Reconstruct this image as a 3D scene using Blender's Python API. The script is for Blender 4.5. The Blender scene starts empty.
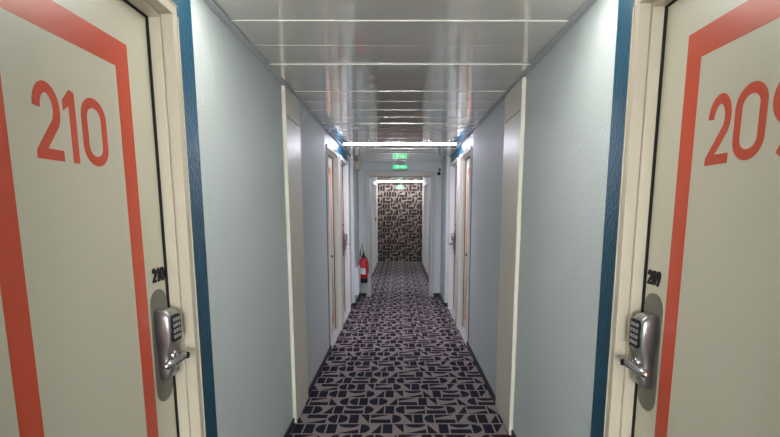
import bpy, bmesh, math, random
from mathutils import Vector, Matrix
random.seed(7)
S = bpy.context.scene
C = S.collection

# ------------------------------------------------------------ camera
H_EYE = 1.42
cam_d = bpy.data.cameras.new('camera'); cam = bpy.data.objects.new('camera', cam_d); C.objects.link(cam)
cam.location = (0, 0, H_EYE); cam.rotation_euler = (math.radians(90 - 9.6), 0, 0)
cam_d.sensor_width = 36; cam_d.lens = 517.6 / 780 * 36
cam_d.shift_x = -0.0128; cam_d.shift_y = 0.1013; cam_d.clip_start = 0.02
S.camera = cam
# ------------------------------------------------------------ world, exposure
w = bpy.data.worlds.new('world'); S.world = w; w.use_nodes = True
w.node_tree.nodes['Background'].inputs[0].default_value = (.6, .65, .7, 1)
w.node_tree.nodes['Background'].inputs[1].default_value = 0.05
vs = S.view_settings
vs.view_transform = 'Standard'; vs.look = 'None'; vs.gamma = 1; vs.use_curve_mapping = False
vs.exposure = 1.42
# ceiling strip lights: (distance along corridor, strength, colour, half width)
LAMPS = [(-2.10, 46, (1.0, .985, .93), .62), (1.88, 20, (1.0, .985, .93), .62), (6.25, 60, (.84, .83, 1.0), .665),
         (10.2, 60, (.88, .88, 1.0), .60), (14.2, 38, (.96, .95, 1.0), .60)]

# ------------------------------------------------------------ materials
def mat(name, col, rough=.5, metal=0, bump=None, coat=0, coat_r=.1, emit=None, es=0, var=0, spec=.5):
    m = bpy.data.materials.new(name); m.use_nodes = True
    nt = m.node_tree; b = nt.nodes['Principled BSDF']
    b.inputs['Base Color'].default_value = (*col, 1)
    b.inputs['Roughness'].default_value = rough; b.inputs['Metallic'].default_value = metal
    b.inputs['Coat Weight'].default_value = coat; b.inputs['Coat Roughness'].default_value = coat_r
    b.inputs['Specular IOR Level'].default_value = spec
    if emit:
        b.inputs['Emission Color'].default_value = (*emit, 1); b.inputs['Emission Strength'].default_value = es
    tc = nt.nodes.new('ShaderNodeTexCoord')
    if bump:
        n = nt.nodes.new('ShaderNodeTexNoise'); n.inputs['Scale'].default_value = bump[0]
        n.inputs['Detail'].default_value = bump[3] if len(bump) > 3 else 2
        mp = nt.nodes.new('ShaderNodeMapping')
        if len(bump) > 4: mp.inputs['Scale'].default_value = bump[4]
        bp = nt.nodes.new('ShaderNodeBump'); bp.inputs['Strength'].default_value = bump[1]; bp.inputs['Distance'].default_value = bump[2]
        nt.links.new(tc.outputs['Object'], mp.inputs[0]); nt.links.new(mp.outputs[0], n.inputs['Vector'])
        nt.links.new(n.outputs[0], bp.inputs['Height']); nt.links.new(bp.outputs[0], b.inputs['Normal'])
        if coat: nt.links.new(bp.outputs[0], b.inputs['Coat Normal'])
    if var:
        n2 = nt.nodes.new('ShaderNodeTexNoise'); n2.inputs['Scale'].default_value = 3; n2.inputs['Detail'].default_value = 5
        mx = nt.nodes.new('ShaderNodeMix'); mx.data_type = 'RGBA'
        mx.inputs[6].default_value = (*[c * (1 - var) for c in col], 1); mx.inputs[7].default_value = (*[min(1, c * (1 + var)) for c in col], 1)
        nt.links.new(tc.outputs['Object'], n2.inputs['Vector']); nt.links.new(n2.outputs[0], mx.inputs[0]); nt.links.new(mx.outputs[2], b.inputs['Base Color'])
    return m
M = dict(
    wall=mat('pale_stucco', (.63, .69, .69), .6, spec=.3, bump=(80, .6, .006, 3), var=.03),
    blue=mat('blue_stucco', (.008, .085, .155), .38, bump=(70, .8, .006, 3)),
    cream=mat('cream_frame_paint', (.60, .53, .41), .32, var=.02),
    door=mat('cream_door_paint', (.65, .61, .48), .36, var=.02),
    white=mat('white_frame_paint', (.74, .73, .70), .35),
    panel=mat('cream_panel_paint', (.80, .76, .64), .4, var=.02),
    orange=mat('orange_paint', (.66, .090, .040), .34),
    ceil=mat('lacquered_ceiling', (.80, .77, .69), .11, coat=1, coat_r=.03, bump=(5, .03, .01, 1, (1.0, .5, 1))),
    trimm=mat('grey_angle_trim', (.60, .61, .62), .4),
    black=mat('black_plastic', (.010, .010, .011), .55, spec=.3),
    gap=mat('dark_gap', (.01, .01, .01), .9),
    skirt=mat('black_skirting', (.018, .018, .022), .5),
    carpet=mat('taupe_carpet', (.33, .27, .265), .95, bump=(500, .6, .003), spec=.1, var=.08),
    navy=mat('navy_carpet_pile', (.020, .021, .036), .95, bump=(500, .6, .003), spec=.1, var=.15),
    paper=mat('taupe_wallpaper', (.26, .20, .175), .8, var=.04),
    print_=mat('dark_wallpaper_print', (.017, .013, .014), .8),
    taupe=mat('taupe_lock_plate', (.19, .175, .145), .45, metal=.3),
    silver=mat('satin_silver', (.42, .41, .42), .33, metal=.9),
    chrome=mat('polished_metal', (.62, .62, .64), .2, metal=1),
    key=mat('key_grey', (.35, .35, .36), .5),
    alu=mat('pale_threshold', (.55, .55, .55), .35, metal=.3),
    red=mat('red_enamel', (.62, .02, .022), .25, coat=.5),
    label=mat('white_label', (.75, .75, .75), .5),
    pwhite=mat('white_plastic', (.70, .72, .78), .4),
    tan=mat('beige_plastic', (.42, .35, .24), .5),
    green=mat('lit_green_sign', (.0, .35, .10), .4, emit=(.02, .80, .22), es=.45),
    gwhite=mat('lit_sign_white', (.8, .9, .8), .4, emit=(.5, 1, .65), es=.5),
    housing=mat('grey_sign_housing', (.35, .36, .38), .4),
)
LM = [mat('lamp_glow', (.9, .9, .9), .4, emit=c, es=e) for (_, e, c, _h) in LAMPS]

# ------------------------------------------------------------ mesh helpers
def box(bm, x0, x1, y0, y1, z0, z1, mi=0):
    x0, x1 = sorted((x0, x1)); y0, y1 = sorted((y0, y1)); z0, z1 = sorted((z0, z1))
    v = [bm.verts.new(p) for p in ((x0, y0, z0), (x1, y0, z0), (x1, y1, z0), (x0, y1, z0), (x0, y0, z1), (x1, y0, z1), (x1, y1, z1), (x0, y1, z1))]
    for f in ((0, 3, 2, 1), (4, 5, 6, 7), (0, 1, 5, 4), (1, 2, 6, 5), (2, 3, 7, 6), (3, 0, 4, 7)):
        bm.faces.new([v[i] for i in f]).material_index = mi
def prism(bm, a, b, mi=0):
    """closed solid between two equal-length rings"""
    va = [bm.verts.new(p) for p in a]; vb = [bm.verts.new(p) for p in b]; n = len(a)
    bm.faces.new(va).material_index = mi; bm.faces.new(vb[::-1]).material_index = mi
    for i in range(n):
        bm.faces.new((va[i], va[(i + 1) % n], vb[(i + 1) % n], vb[i])).material_index = mi
def loft(bm, rings, mi=0, cap=True):
    vr = [[bm.verts.new(p) for p in r] for r in rings]; n = len(rings[0])
    for a, b in zip(vr, vr[1:]):
        for i in range(n):
            f = bm.faces.new((a[i], a[(i + 1) % n], b[(i + 1) % n], b[i])); f.material_index = mi; f.smooth = True
    if cap:
        bm.faces.new(vr[0]).material_index = mi; bm.faces.new(vr[-1][::-1]).material_index = mi
def tube(bm, pts, r, n=12, mi=0):
    pts = [Vector(p) for p in pts]; rs = r if isinstance(r, (list, tuple)) else [r] * len(pts)
    rings = []
    for i, p in enumerate(pts):
        d = (pts[min(i + 1, len(pts) - 1)] - pts[max(i - 1, 0)]).normalized()
        up = Vector((0, 0, 1)) if abs(d.z) < .9 else Vector((1, 0, 0))
        a = d.cross(up).normalized(); b = d.cross(a).normalized()
        rings.append([p + rs[i] * (math.cos(t) * a + math.sin(t) * b) for t in [2 * math.pi * k / n for k in range(n)]])
    loft(bm, rings, mi)
def lathe(bm, cx, cy, prof, n=24, mi=0):
    loft(bm, [[(cx + r * math.cos(2 * math.pi * k / n), cy + r * math.sin(2 * math.pi * k / n), z) for k in range(n)] for r, z in prof], mi)
def obj(name, bm, mats, parent=None, bevel=0, origin=None):
    bmesh.ops.recalc_face_normals(bm, faces=bm.faces[:])
    me = bpy.data.meshes.new(name); bm.to_mesh(me); bm.free()
    for m in (mats if isinstance(mats, (list, tuple)) else [mats]): me.materials.append(m)
    o = bpy.data.objects.new(name, me); C.objects.link(o)
    if parent:
        o.parent = parent; o.matrix_parent_inverse = Matrix.Translation(-Vector(parent.location))
    if bevel:
        b = o.modifiers.new('bevel', 'BEVEL'); b.width = bevel; b.segments = 2; b.limit_method = 'ANGLE'; b.angle_limit = .6
    return o
def tag(o, label, cat=None, group=None, kind=None):
    o['label'] = label
    if cat: o['category'] = cat
    if group: o['group'] = group
    if kind: o['kind'] = kind
    return o
def empty(name, loc, label, cat=None, group=None, kind=None):
    o = bpy.data.objects.new(name, None); C.objects.link(o); o.location = loc; o.empty_display_size = .05
    return tag(o, label, cat, group, kind)
def new(): return bmesh.new()

# ------------------------------------------------------------ dimensions
XW, XP, XE, X2 = .715, .695, .672, .628       # wall, service panel, end stretch, second corridor
ZC = H_EYE + .758
YE, YF = 8.55, 14.55
PL = .775                                     # door leaf face
# doors: (side, latch y, direction from latch to hinge, wall x, detail)
DW = .844
DOORS = [(-1, 1.70, -1, XW), (1, 1.62, -1, XW),
         (-1, 5.23, 1, XW), (-1, 7.15, -1, XW), (1, 5.37, 1, XW), (1, 7.35, -1, XW),
         (-1, 12.79, -1, X2), (-1, 14.25, -1, X2), (1, 12.79, -1, X2), (1, 14.25, -1, X2)]
def span(d):
    s, y, dr, xw = d; a, b = y - dr * .05, y + dr * (DW + .05); return min(a, b), max(a, b)

# ------------------------------------------------------------ walls
for s, nm in ((-1, 'wall_left'), (1, 'wall_right')):
    bm = new(); out = s * .92
    ds = sorted(span(d) for d in DOORS if d[0] == s and d[3] == XW)
    blue = [(ds[0][0] - .13, ds[0][1] + .16), (ds[1][0] - .09, ds[2][1] + .03)]
    def wl(y0, y1, z0, z1):
        cuts = sorted({y0, y1, *[c for b in blue for c in b if y0 < c < y1]})
        for a, b in zip(cuts, cuts[1:]):
            m = (a + b) / 2
            box(bm, s * XW, out, a, b, z0, z1, 1 if any(p < m < q for p, q in blue) else 0)
    y = -3.4
    for a, b in ds:
        wl(y, a + .012, 0, ZC + .1); wl(a + .012, b - .012, 2.035, ZC + .1); y = b - .012
    wl(y, 7.62, 0, ZC + .1)
    box(bm, s * XE, out, 7.62, YE + .01, 0, ZC + .1)
    for a, b in ds: box(bm, s * .86, out, a + .012, b - .012, 0, 2.035, 2)
    tag(obj(nm, bm, [M['wall'], M['blue'], M['gap']]), ('left' if s < 0 else 'right') + ' corridor wall of pale textured plaster with blue bands around doors', kind='structure')
    bm = new(); out = s * .84
    ds = sorted(span(d) for d in DOORS if d[0] == s and d[3] == X2)
    y = YE + .16
    for a, b in ds:
        box(bm, s * X2, out, y, a + .012, 0, ZC + .1); box(bm, s * X2, out, a + .012, b - .012, 2.035, ZC + .1)
        box(bm, s * .77, out, a + .012, b - .012, 0, 2.035, 1); y = b - .012
    box(bm, s * X2, out, y, YF, 0, ZC + .1)
    tag(obj(nm + '_beyond', bm, [M['wall'], M['gap']]), ('left' if s < 0 else 'right') + ' pale wall of the corridor beyond the opening', kind='structure')
bm = new()
for a in ((-.95, -.45, 0, ZC + .1), (.45, .95, 0, ZC + .1), (-.45, .45, 0, .75), (-.45, .45, 2.0, ZC + .1)): box(bm, a[0], a[1], -3.52, -3.4, a[2], a[3])
tag(obj('wall_back', bm, M['wall']), 'pale wall closing the corridor behind the camera', kind='structure')
r = empty('fill_panel_1', (0, -3.46, .75), 'added window-shaped fill light at the unseen corridor end behind the camera', kind='structure')  # added unseen window, evens out the light on near walls and ceiling
bm = new()
for a in ((-.449, -.41, .751, 1.999), (.41, .449, .751, 1.999), (-.41, .41, .751, .79), (-.41, .41, 1.96, 1.999), (-.02, .02, .79, 1.96)): box(bm, a[0], a[1], -3.50, -3.43, a[2], a[3])
obj('fill_panel_frame', bm, M['white'], r)
bm = new(); box(bm, -.41, .41, -3.475, -3.465, .79, 1.96)
obj('fill_glow_pane', bm, mat('fill_light_glow', (.8, .8, .8), .5, emit=(.95, .98, 1.0), es=16), r)  # pane glows as added fill light
bm = new()
for s in (-1, 1): box(bm, s * .51, s * .95, YE, YE + .16, 0, ZC + .1)
box(bm, -.51, .51, YE, YE + .16, 2.0, ZC + .1)
tag(obj('wall_middle', bm, M['wall']), 'pale cross wall pierced by the wide opening with green sign above', kind='structure')

# ------------------------------------------------------------ patterned floor and far wall
ROWS = ["R R L R W1 D a R b W1 c R W2 D R d R", "c W3 L D R b W4 D b R L W4 d L R a R", "R D a R W2 D a R L W3 W2 D a W3 c R", "R W4 c L L R L D a W4 R b W1 c L W2 R"]
U, RP, G = .0737, .163, .0055
ROW_X = (0, -.014, .008, -.044)
def shapes(code):
    """polygons in a cell; unit coordinates (0..1 or 0..2, 0..1)"""
    arc = [(i / 10) for i in range(11)]
    if code == 'R': return [[(0, 0), (1, 0), (1, 1), (0, 1)]]
    if code == 'L': return [[(1, 0), (1, 1)] + [(1 - math.sin(math.pi * t), .5 + .5 * math.cos(math.pi * t)) for t in arc[1:-1]]]
    if code == 'D': return [[(0, 1), (0, 0)] + [(math.sin(math.pi * t), .5 - .5 * math.cos(math.pi * t)) for t in arc[1:-1]]]
    if code == 'a': return [[(0, 0), (1, 0), (1, 1)]]
    if code == 'b': return [[(1, 0), (1, 1), (0, 1)]]
    if code == 'c': return [[(0, 0), (1, 0), (0, 1)]]
    if code == 'd': return [[(0, 0), (1, 1), (0, 1)]]
    bowl = [(0, 1)] + [(1 - math.cos(math.pi * t), 1 - .40 * math.sin(math.pi * t)) for t in arc[1:-1]] + [(2, 1)]
    if code == 'W1': return [bowl, [(0, 0), (2, 0), (2, .42)]]
    if code == 'W2': return [bowl, [(0, 0), (2, 0), (2, .42), (0, .42)]]
    if code == 'W3': return [[(0, .58), (2, .58), (2, 1), (0, 1)], [(0, 0), (2, 0), (2, .42)]]
    if code == 'W4': return [[(0, .58), (2, 1), (0, 1)], [(0, 0), (2, 0), (2, .42), (0, .42)]]
def clip(poly, lim, axis, keep_less):
    out = []
    for i, p in enumerate(poly):
        q = poly[(i + 1) % len(poly)]
        ip = (p[axis] <= lim) == keep_less or p[axis] == lim; iq = (q[axis] <= lim) == keep_less or q[axis] == lim
        if ip: out.append(p)
        if ip != iq:
            t = (lim - p[axis]) / (q[axis] - p[axis]); out.append((p[0] + t * (q[0] - p[0]), p[1] + t * (q[1] - p[1])))
    return out
def pattern(bm, x_lo, x_hi, v_lo, v_hi, v_off, put, GY=.009):
    j0 = math.floor((v_lo - v_off) / RP)
    for j in range(j0, math.ceil((v_hi - v_off) / RP) + 1):
        x = -.634 - U
        x += ROW_X[j % 4]
        for code in ROWS[j % 4].split():
            n = 2 if code[0] == 'W' else 1
            for poly in shapes(code):
                P = [(x + G + px * (U * n - 2 * G) / n, v_off + j * RP + GY + py * (RP - 2 * GY)) for px, py in poly]
                for lim, ax, kl in ((x_lo, 0, False), (x_hi, 0, True), (v_lo, 1, False), (v_hi, 1, True)):
                    if P: P = clip(P, lim, ax, kl)
                if len(P) > 2:
                    try: bm.faces.new([bm.verts.new(put(*p)) for p in P]).material_index = 1
                    except ValueError: pass
            x += n * U
bm = new()
box(bm, -.95, .95, -3.5, YF + .1, -.1, 0)
pattern(bm, -XW, XW, 2.0, YE, 3.133, lambda x, y: (x, y, .0012))
pattern(bm, -.5, .5, YE, YE + .16, 3.133, lambda x, y: (x, y, .0012))
pattern(bm, -X2, X2, YE + .16, YF, 3.133, lambda x, y: (x, y, .0012))
pattern(bm, -XW, XW, -3.4, 2.0, 3.133, lambda x, y: (x, y, .0012))
tag(obj('floor', bm, [M['carpet'], M['navy']]), 'taupe carpet printed with dark navy half-discs, bars and triangles', kind='structure')
bm = new()
box(bm, -.95, .95, YF, YF + .1, 0, ZC + .1)
pattern(bm, -X2, X2, 0, ZC, -.03, lambda x, z: (x, YF - .0015, z), .0055)
tag(obj('wall_far', bm, [M['paper'], M['print_']]), 'taupe end wall printed with dark half-discs, bars and triangles', kind='structure')

# ------------------------------------------------------------ ceiling of cross panels
CAMBER = .9
def lin(a, b, t): return a + (b - a) * t
bm = new()
PP = .318; Y0 = 2.258 - 18 * PP; k = 0
DROP = {18: .0022, 20: .0042, 22: .0015, 26: .0045, 30: .001}          # panels that hang a little low
while Y0 + k * PP < YF:
    a, b = Y0 + k * PP + .0012, min(YF, Y0 + (k + 1) * PP - .0012)
    tz = random.uniform(-.0010, .0010); ty = .0009 + random.uniform(-.0005, .0005); dz = -DROP.get(k, random.uniform(.0, .0012))
    n = 12; nx = 4
    ys = [lin(a, b, t / n) for t in range(n + 1)]
    f_z = lambda i, y: ZC + dz + .0009 * CAMBER * (1 - math.sin(math.pi * (y - a) / (b - a))) + ty * (y - a - PP / 2) / (PP / 2) + tz * (i / nx - .5) * 2
    grid = [[bm.verts.new((lin(-.73, .73, i / nx), y, f_z(i, y))) for y in ys] for i in range(nx + 1)]
    for i in range(nx):
        for j in range(n): bm.faces.new((grid[i][j], grid[i + 1][j], grid[i + 1][j + 1], grid[i][j + 1])).smooth = True
    for y in (a, b):                                                 # turned-up edges of the panel
        lo = [bm.verts.new((lin(-.73, .73, i / nx), y, f_z(i, y))) for i in range(nx + 1)]; hi = [bm.verts.new((v.co.x, y, ZC + .014)) for v in lo]
        for i in range(nx): bm.faces.new((lo[i], lo[i + 1], hi[i + 1], hi[i]))
    k += 1
box(bm, -.95, .95, -3.5, YF + .1, ZC + .03, ZC + .1, 1)
o = obj('ceiling', bm, [M['ceil'], M['gap']])
tag(o, 'glossy pale metal ceiling of wide cross panels', kind='structure')
for s, nm in ((-1, 'trim_1'), (1, 'trim_2')):
    bm = new()
    box(bm, s * .683, s * (XW - .001), -3.4, 3.6, ZC - .0095, ZC - .0065)
    box(bm, s * .683, s * .686, -3.4, 3.6, ZC - .0065, ZC - .0048)
    box(bm, s * .690, s * (XW - .001), 3.6, 7.62, ZC - .0095, ZC - .0055)
    box(bm, s * .650, s * (XE - .001), 7.62, YE - .001, ZC - .0095, ZC - .0055)
    tag(obj(nm, bm, M['trimm'], bevel=.001), 'grey metal angle along the %s ceiling edge' % ('left' if s < 0 else 'right'), kind='structure')
for s, nm in ((-1, 'baseboard_left'), (1, 'baseboard_right')):
    bm = new(); ds = sorted(span(d) for d in DOORS if d[0] == s and d[3] == XW)
    y = -3.4
    for a, b in ds: box(bm, s * (XW - .010), s * (XW - .0005), y, a, .001, .05); y = b
    box(bm, s * (XW - .010), s * (XW - .0005), y, 7.61, .001, .05)
    box(bm, s * (XE - .010), s * (XE - .0005), 7.61, YE - .012, .001, .05)
    box(bm, s * .56, s * (XE - .011), YE - .012, YE - .0005, .001, .05)
    box(bm, s * (XW), s * (XE - .010), 7.607, 7.6195, .001, .05)
    tag(obj(nm, bm, M['skirt']), 'low black skirting along the %s wall' % ('left' if s < 0 else 'right'), kind='structure')
# cross-wall opening frame
bm = new()
for s in (-1, 1): box(bm, s * .488, s * .548, 8.47, YE - .0005, 0, 2.03); box(bm, s * .488, s * .5095, YE, YE + .16, 0, 1.95)
box(bm, -.488, .488, 8.47, YE - .0005, 1.95, 2.03); box(bm, -.488, .488, YE, YE + .16, 1.95, 1.9995)
tag(obj('trim_3', bm, mat('greige_frame_paint', (.47, .44, .40), .45), bevel=.002), 'wide cream frame around the opening in the cross wall', kind='structure')

# ------------------------------------------------------------ service panels
for s, y0, y1, side in ((-1, 3.28, 3.75, 'left'), (1, 3.09, 3.59, 'right')):
    r = empty('service_panel', (s * XW, y0, 0), 'tall cream flush service panel on the %s wall, floor to ceiling' % side, 'panel', None)
    bm = new(); box(bm, s * XP, s * (XW - .001), y0 + .012, y1, .012, 1.985); obj('door_panel', bm, M['panel'], r, bevel=.001)
    bm = new(); box(bm, s * XP, s * (XW - .001), y0 + .012, y1, 1.993, ZC - .016); obj('upper_panel', bm, M['panel'], r, bevel=.001)
    bm = new(); box(bm, s * (XP - .004), s * (XW - .001), y0, y0 + .010, .012, ZC - .022); obj('edge_strip', bm, M['panel'], r, bevel=.001)

# ------------------------------------------------------------ glyphs (strokes)
def ellipse(cx, cy, rx, ry, a0, a1, n=14):
    return [(cx + rx * math.cos(math.radians(lin(a0, a1, i / n))), cy + ry * math.sin(math.radians(lin(a0, a1, i / n)))) for i in range(n + 1)]
def ribbon(bm, pts, w, put, t, closed=False):
    n = len(pts); L, R = [], []
    for i in range(n):
        p = Vector(pts[i]); a = Vector(pts[i - 1]) if (closed or i) else None; b = Vector(pts[(i + 1) % n]) if (closed or i < n - 1) else None
        d1 = (p - a).normalized() if a is not None else (b - p).normalized(); d2 = (b - p).normalized() if b is not None else d1
        tt = (d1 + d2)
        tt = tt.normalized() if tt.length > 1e-4 else d1
        nn = Vector((-tt.y, tt.x)); k = min(2.2, 1 / max(.3, nn.dot(Vector((-d1.y, d1.x)))))
        L.append(p + nn * w / 2 * k); R.append(p - nn * w / 2 * k)
    rng = range(n if closed else n - 1)
    top = [(bm.verts.new(put(l.x, l.y, t)), bm.verts.new(put(r.x, r.y, t))) for l, r in zip(L, R)]
    bot = [(bm.verts.new(put(l.x, l.y, 0)), bm.verts.new(put(r.x, r.y, 0))) for l, r in zip(L, R)]
    for i in rng:
        j = (i + 1) % n
        bm.faces.new((top[i][0], top[j][0], top[j][1], top[i][1])); bm.faces.new((bot[i][0], bot[i][1], bot[j][1], bot[j][0]))
        bm.faces.new((top[i][0], bot[i][0], bot[j][0], top[j][0])); bm.faces.new((top[i][1], top[j][1], bot[j][1], bot[i][1]))
    if not closed:
        for i in (0, n - 1): bm.faces.new((top[i][0], top[i][1], bot[i][1], bot[i][0]))
def glyph(ch, w, h, sw):
    """centre-line strokes in a w x h box for stroke width sw -> [(pts, closed)]"""
    e = sw / 2
    if ch == '2':
        rx, ry = (w - sw) / 2, h * .27
        return [(ellipse(w / 2, h - e - ry, rx, ry, 180, -38) + [(e * 1.3, sw * .72)], False), ([(0, 0), (w, 0), (w, sw), (e * 1.9, sw), (e * .25, sw * .95), (0, sw * .5)], None)]
    if ch == '1': return [([(w - sw, 0), (w, 0), (w, h - sw * .18), (w - sw * .75, h), (0, h - sw * 1.15), (0, h - sw * 2.15), (w - sw, h - sw * 1.55)], None)]
    if ch == '0':
        rx, ry = (w - sw) / 2, h * .22
        return [(ellipse(w / 2, h - e - ry, rx, ry, 0, 180) + ellipse(w / 2, e + ry, rx, ry, 180, 360), True)]
    if ch == '9':
        rx = (w - sw) / 2; ry = h * .25
        return [(ellipse(w / 2, h - e - ry, rx, ry, 0, 345, 24), True), ([(w - e, h - e - ry - .01 * h), (w - e * 1.6, h * .52), (w * .32, 0)], False)]
def number(txt, put, h, sw, t, lay):
    bm = new()
    for ch, (a, w) in zip(txt, lay):
        for i, (pts, cl) in enumerate(glyph(ch, w, h, sw)):
            if cl is None:
                prism(bm, [put(a + x, y, 0) for x, y in pts], [put(a + x, y, t + i * .00015) for x, y in pts]); continue
            ribbon(bm, pts, sw, lambda x, y, z, a=a, i=i: put(a + x, y, z + (i * .00015 if z else 0)), t, cl)
    return bm
BIG = {'210': [(.005, .091), (.108, .046), (.176, .108)], '209': [(0, .091), (.105, .108), (.228, .108)]}
SMALL = {'210': [(-.001, .024), (.031, .013), (.052, .026)], '209': [(0, .024), (.027, .024), (.054, .024)]}

# ------------------------------------------------------------ doors
def rrect(u0, u1, v0, v1, r, n=5):
    pts = []
    for cx, cy, a in ((u1 - r, v1 - r, 0), (u0 + r, v1 - r, 90), (u0 + r, v0 + r, 180), (u1 - r, v0 + r, 270)):
        pts += [(cx + r * math.cos(math.radians(a + 90 * i / n)), cy + r * math.sin(math.radians(a + 90 * i / n))) for i in range(n + 1)]
    return pts
def make_door(idx, d, label, num=None, lock=True, fm='cream', stripe=True):
    s, y0, dr, xw = d; off = xw - XW; pl = PL + off
    Y = lambda u: y0 + dr * u
    def put(u, z, p): return (s * (pl - p), Y(u), z)            # on the leaf: p = towards corridor
    def B(bm, u0, u1, z0, z1, p0, p1, mi=0): box(bm, s * (pl - p0), s * (pl - p1), Y(u0), Y(u1), z0, z1, mi)
    r = empty('door_%d' % idx, (s * pl, Y(DW / 2), 0), label, kind='structure')
    # frame: two stepped jambs and head
    bm = new(); P1, P2, P3, P4 = .040, .048, .075, .060
    for a, b, c in ((-.016, -.0025, -.05), (DW + .016, DW + .0025, DW + .05)):
        B(bm, a, b, 0, 2.003, -.045, P1); B(bm, c, a, 0, 2.003 + .014, -.045, P3)
        B(bm, c, lin(c, a, .16), 0, 2.017, P3, P3 + .004)
    B(bm, -.016, DW + .016, 2.003, 2.017, -.045, P1)
    B(bm, -.05, DW + .05, 2.0170, 2.05, P4, P3); B(bm, -.037, DW + .037, 2.0170, 2.034, -.045, P4)
    B(bm, -.05, DW + .05, 2.045, 2.05, P3, P3 + .004)
    obj('door_frame', bm, M[fm], r, bevel=.0018)
    bm = new(); B(bm, -.0024, .0045, .0, 2.0025, -.004, .006); B(bm, DW - .0045, DW + .0024, 0, 2.0025, -.004, .006); B(bm, .0046, DW - .0046, 1.9985, 2.0028, -.004, .006)
    obj('door_seal', bm, M['gap'], r)
    bm = new(); B(bm, .005, DW - .005, .014, 1.998, -.04, 0); obj('door_leaf', bm, M['door'], r, bevel=.0015)
    bm = new(); B(bm, -.0145, DW + .0145, .0, .011, -.043, .072); obj('threshold', bm, M['alu'], r)
    if stripe:
        bm = new(); t = .0008; a, b = .137, DW - .137; sw = .068; z0, z1 = .14, 1.880
        for q in (((a, z0), (a + sw, z0 + sw), (a + sw, z1 - .072), (a, z1)), ((a, z1), (a + sw, z1 - .072), (b - sw, z1 - .072), (b, z1)),
                  ((b, z1), (b - sw, z1 - .072), (b - sw, z0 + sw), (b, z0)), ((b, z0), (b - sw, z0 + sw), (a + sw, z0 + sw), (a, z0))):
            prism(bm, [put(u, z, .0002) for u, z in q], [put(u, z, t) for u, z in q])
        obj('painted_border', bm, M['orange'], r)
    if num:
        # reading direction: away from the camera on the left wall, towards it on the right
        base = .563 if s < 0 else .265; sg = -1 if s < 0 else 1
        obj('painted_number', number(num, lambda x, z, p: put(base + sg * x, 1.530 + z, p), .167, .0240, .0008, BIG[num]), M['orange'], r)
        base = .093 if s < 0 else .018
        o = obj('raised_number', number(num, lambda x, z, p: put(base + sg * x, 1.194 + z, p), 0.045, .0080, .004, SMALL[num]), M['black'], r)
    elif lock:
        bm = new(); B(bm, .03, .085, 1.198, 1.236, 0, .003); obj('number_plate', bm, M['black'], r)
    if lock:
        bm = new(); q = rrect(.010, .124, .80, 1.17, .052, 8)
        prism(bm, [put(u, z, .0002) for u, z in q], [put(u, z, .003) for u, z in q]); obj('lock_plate', bm, M['taupe'], r)
        bm = new()
        secs = [(1.108, .046, .094, .020), (1.102, .036, .106, .042), (1.085, .032, .110, .052), (1.045, .032, .110, .053), (1.000, .035, .105, .050),
                (.978, .040, .099, .040), (.950, .042, .098, .036), (.905, .043, .098, .038), (.885, .045, .097, .034), (.877, .054, .090, .020)]
        rings = []
        for z, u0, u1, p in secs:
            rr = min(.012, p * .45)
            ring = [(u0, .003)] + [(u0 + rr - rr * math.cos(t), p - rr + rr * math.sin(t)) for t in (0, .5, 1.05, math.pi / 2)] + \
                   [(u1 - rr + rr * math.sin(t), p - rr + rr * math.cos(t)) for t in (0, .5, 1.05, math.pi / 2)] + [(u1, .003)]
            rings.append([put(u, z, p_) for u, p_ in ring])
        loft(bm, rings); lk = obj('lock_body', bm, M['silver'], r)
        bm = new(); q = rrect(.039, .103, 1.004, 1.090, .014, 4)
        prism(bm, [put(u, z, .050) for u, z in q], [put(u, z, .0555) for u, z in q]); kp = obj('keypad', bm, M['black'], lk)
        bm = new()
        for i in range(3):
            for j in range(4):
                q = rrect(.046 + i * .018, .058 + i * .018, 1.014 + j * .0185, 1.0255 + j * .0185, .003, 2)
                prism(bm, [put(u, z, .0555) for u, z in q], [put(u, z, .0575) for u, z in q])
        obj('keypad_buttons', bm, M['key'], lk)
        bm = new(); zl = .954
        tube(bm, [put(.070, zl, .03), put(.070, zl, .050)], .0165, 16); tube(bm, [put(.070, zl, .048), put(.070, zl, .068)], .0105, 14)
        tube(bm, [put(.060, zl, .070), put(.080, zl, .072), put(.115, zl - .002, .069), put(.150, zl - .006, .063), put(.170, zl - .008, .058), put(.176, zl - .009, .054)], [.0135, .0135, .0120, .0120, .0115, .006], 14)
        obj('lever_handle', bm, M['chrome'], r)
        bm = new(); tube(bm, [put(.068, zl, .072), put(.068, zl, .0865)], .0105, 16); obj('lever_cap', bm, M['black'], r)
    return r
LB = ['cream door 210 with orange border on the near left', 'cream door 209 with orange border on the near right',
      'first closed cream door beyond the left service panel', 'second cream door beyond the left service panel, beside the fire extinguisher',
      'first closed cream door beyond the right service panel', 'second cream door beyond the right service panel',
      'nearer left door past the opening', 'farther left door past the opening, beside the patterned wall', 'nearer right door past the opening', 'farther right door past the opening, beside the patterned wall']
for i, d in enumerate(DOORS):
    make_door(i + 1, d, LB[i], num={0: '210', 1: '209'}.get(i), lock=i < 6, fm='cream' if i < 2 else 'white', stripe=i < 6)

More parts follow.
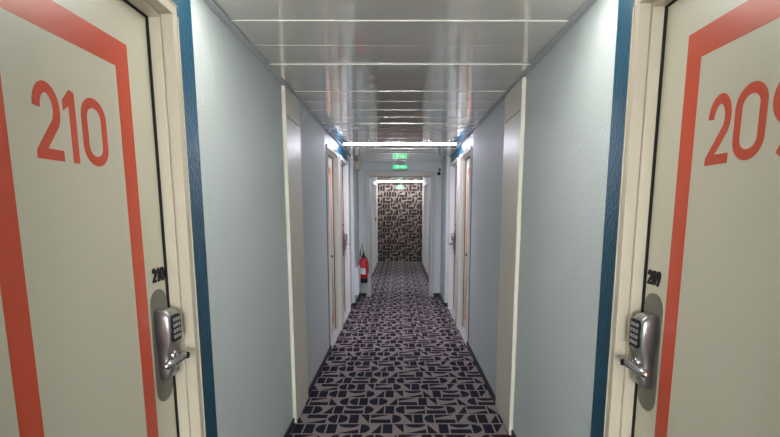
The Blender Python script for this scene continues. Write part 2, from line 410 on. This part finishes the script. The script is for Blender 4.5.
# ------------------------------------------------------------ ceiling lights
where = ['behind the camera', 'just overhead of the two numbered doors', 'above the middle pair of doors', 'just past the opening, hidden by its head', 'in front of the patterned end wall']
for (y, e, c, hw), m, wh in zip(LAMPS, LM, where):
    r = empty('ceiling_light', (0, y, ZC - .02), 'white linear strip light across the ceiling %s' % wh, 'light', 'strip lights across the ceiling')
    bm = new(); box(bm, -hw, hw, y - .024, y + .024, ZC - .003, ZC + .02)
    obj('light_housing', bm, M['white'], r, bevel=.002)
    bm = new(); box(bm, -hw + .01, hw - .01, y - .018, y + .018, ZC - .009, ZC - .0032); obj('diffuser', bm, m, r, bevel=.002)

# ------------------------------------------------------------ exit signs
def exit_sign(y, z, label, wallmount):
    r = empty('exit_sign', (0, y, z - .09), label, 'exit sign')
    hw = .118
    bm = new(); box(bm, -hw, hw, y - .05, y, z - .045, z + .045)
    box(bm, -.06, .06, y - .035, y - .005, z + .045, wallmount); obj('sign_housing', bm, M['housing'], r, bevel=.006)
    bm = new(); box(bm, -hw + .006, hw - .006, y - .0545, y - .0505, z - .012, z + .040); obj('green_panel', bm, M['green'], r)
    bm = new(); put = lambda x, zz, t: (x, y - .0547 - t, z + .014 + zz * .8); T = .001
    sw = .009
    ribbon(bm, [(-.046, .020), (-.040, .002), (-.052, -.012), (-.048, -.026)], sw, put, T)
    ribbon(bm, [(-.040, .000), (-.026, -.012), (-.024, -.026)], sw, put, T)
    ribbon(bm, [(-.060, .006), (-.048, .018), (-.032, .006)], sw * .8, put, T)
    prism(bm, [put(-.042 + .007 * math.cos(t), .029 + .007 * math.sin(t), 0) for t in [k * math.pi / 5 for k in range(10)]], [put(-.042 + .007 * math.cos(t), .029 + .007 * math.sin(t), T) for t in [k * math.pi / 5 for k in range(10)]])
    ribbon(bm, [(.000, .002), (.040, .002)], .010, put, T)
    q = [(.036, .022), (.066, .002), (.036, -.018)]
    prism(bm, [put(a, b, 0) for a, b in q], [put(a, b, T) for a, b in q])
    obj('running_figure_symbol', bm, M['gwhite'], r)
    return r
exit_sign(YE - .001, 2.085, 'lit green running-figure exit sign above the opening, against the ceiling', ZC - .002)
exit_sign(YF - .004, 2.025, 'smaller-looking green exit sign at the top of the patterned end wall', 2.09)

# ------------------------------------------------------------ small fittings
r = empty('fire_extinguisher', (-.592, 8.30, .25), 'red fire extinguisher with black hose hung low beside the opening', 'fire extinguisher')
bm = new(); cx, cy = -.588, 8.33
lathe(bm, cx, cy, [(.060, .33), (.066, .34), (.066, .60), (.060, .628), (.044, .648), (.020, .658), (.018, .668)]); obj('cylinder_body', bm, M['red'], r)
bm = new(); lathe(bm, cx, cy, [(.055, .255), (.063, .262), (.063, .329), (.058, .3298)]); obj('base_cup', bm, M['black'], r)
bm = new(); a0 = -2.5
for k in range(6):
    t0, t1 = a0 + k * .25, a0 + (k + 1) * .25
    q = [(cx + .0668 * math.cos(t), cy + .0668 * math.sin(t), z) for t, z in ((t0, .40), (t1, .40), (t1, .50), (t0, .50))]
    bm.faces.new([bm.verts.new(p) for p in q])
obj('instruction_label', bm, M['label'], r)
bm = new(); lathe(bm, cx, cy, [(.019, .667), (.021, .672), (.021, .700), (.012, .706)], 16)
tube(bm, [(cx, cy, .69), (cx - .01, cy - .05, .725), (cx - .01, cy - .10, .735)], .008)
tube(bm, [(cx, cy, .70), (cx, cy - .04, .700), (cx - .005, cy - .09, .690)], .007)
obj('valve_handle', bm, M['black'], r)
bm = new(); tube(bm, [(cx + .005, cy - .02, .69), (cx + .006, cy - .035, .71), (cx - .022, cy - .04, .90), (cx - .050, cy - .04, .72), (cx - .045, cy - .04, .69), (cx - .012, cy - .02, .685)], .010, 10)
tube(bm, [(cx + .02, cy - .02, .69), (cx + .045, cy - .02, .66), (cx + .0745, cy - .02, .58), (cx + .0745, cy - .02, .42)], .007, 10)
obj('hose', bm, M['black'], r)
bm = new(); box(bm, cx - .02, cx + .02, cy + .064, YE - .001, .60, .66); box(bm, cx - .012, cx + .012, YE - .012, YE - .001, .36, .62); box(bm, cx - .02, cx + .02, cy + .0665, YE - .010, .36, .40)
obj('wall_bracket', bm, M['black'], r)

r = empty('wall_heater', (-XE, 7.75, .2), 'slim white box mounted low on left wall before the extinguisher', 'box')
bm = new(); ys = (7.64, 8.02)
q = [(-XE + .001, .16), (-.622, .16), (-.616, .175), (-.616, .545), (-.63, .57), (-XE + .001, .585)]
prism(bm, [(x, ys[0], z) for x, z in q], [(x, ys[1], z) for x, z in q]); obj('casing', bm, M['pwhite'], r, bevel=.004)
bm = new()
for k in range(7): box(bm, -.664, -.640, 7.67 + k * .05, 7.70 + k * .05, .570, .5875)
obj('vent_grille', bm, M['housing'], r)

r = empty('alarm_box', (-XE, 8.0, 2.02), 'small beige box high on the left wall near the ceiling before the cross wall', 'box')
bm = new(); box(bm, -XE + .001, -.605, 7.94, 8.06, 2.02, 2.135); obj('casing', bm, M['tan'], r, bevel=.008)
bm = new(); box(bm, -.6052, -.603, 7.97, 8.03, 2.05, 2.10); obj('speaker_grille', bm, M['taupe'], r)

r = empty('security_camera', (.625, YE - .06, 1.99), 'small black round camera high to the right of the opening', 'camera')
bm = new(); tube(bm, [(.64, YE - .001, 2.06), (.64, YE - .02, 2.06)], .018, 16); tube(bm, [(.64, YE - .018, 2.06), (.632, YE - .05, 2.04), (.625, YE - .06, 2.01)], .006, 8); obj('mounting_arm', bm, M['black'], r)
bm = new(); bmesh.ops.create_uvsphere(bm, u_segments=20, v_segments=12, radius=.027, matrix=Matrix.Translation((.622, YE - .065, 1.992)))
for f in bm.faces: f.smooth = True
obj('camera_ball', bm, M['black'], r)

r = empty('smoke_detector', (0, 12.2, ZC - .04), 'small white round detector on the ceiling past the opening', 'smoke detector')
bm = new(); lathe(bm, 0, 12.2, [(.050, ZC - .001), (.052, ZC - .014), (.040, ZC - .026), (.038, ZC - .040), (.025, ZC - .046)]); obj('detector_body', bm, M['white'], r)
bm = new(); lathe(bm, 0, 12.2, [(.010, ZC - .0462), (.009, ZC - .049)], 12); obj('sensor_tip', bm, M['red'], r)

r = empty('alarm_call_point', (-X2, 12.965, 1.15), 'small red fire call point on the left wall past the opening', 'call point')
bm = new(); box(bm, -X2 + .001, -X2 + .045, 12.92, 13.01, 1.15, 1.24); obj('casing', bm, M['red'], r, bevel=.004)
bm = new(); box(bm, -X2 + .0452, -X2 + .047, 12.94, 12.99, 1.17, 1.22); obj('glass_pane', bm, M['label'], r)
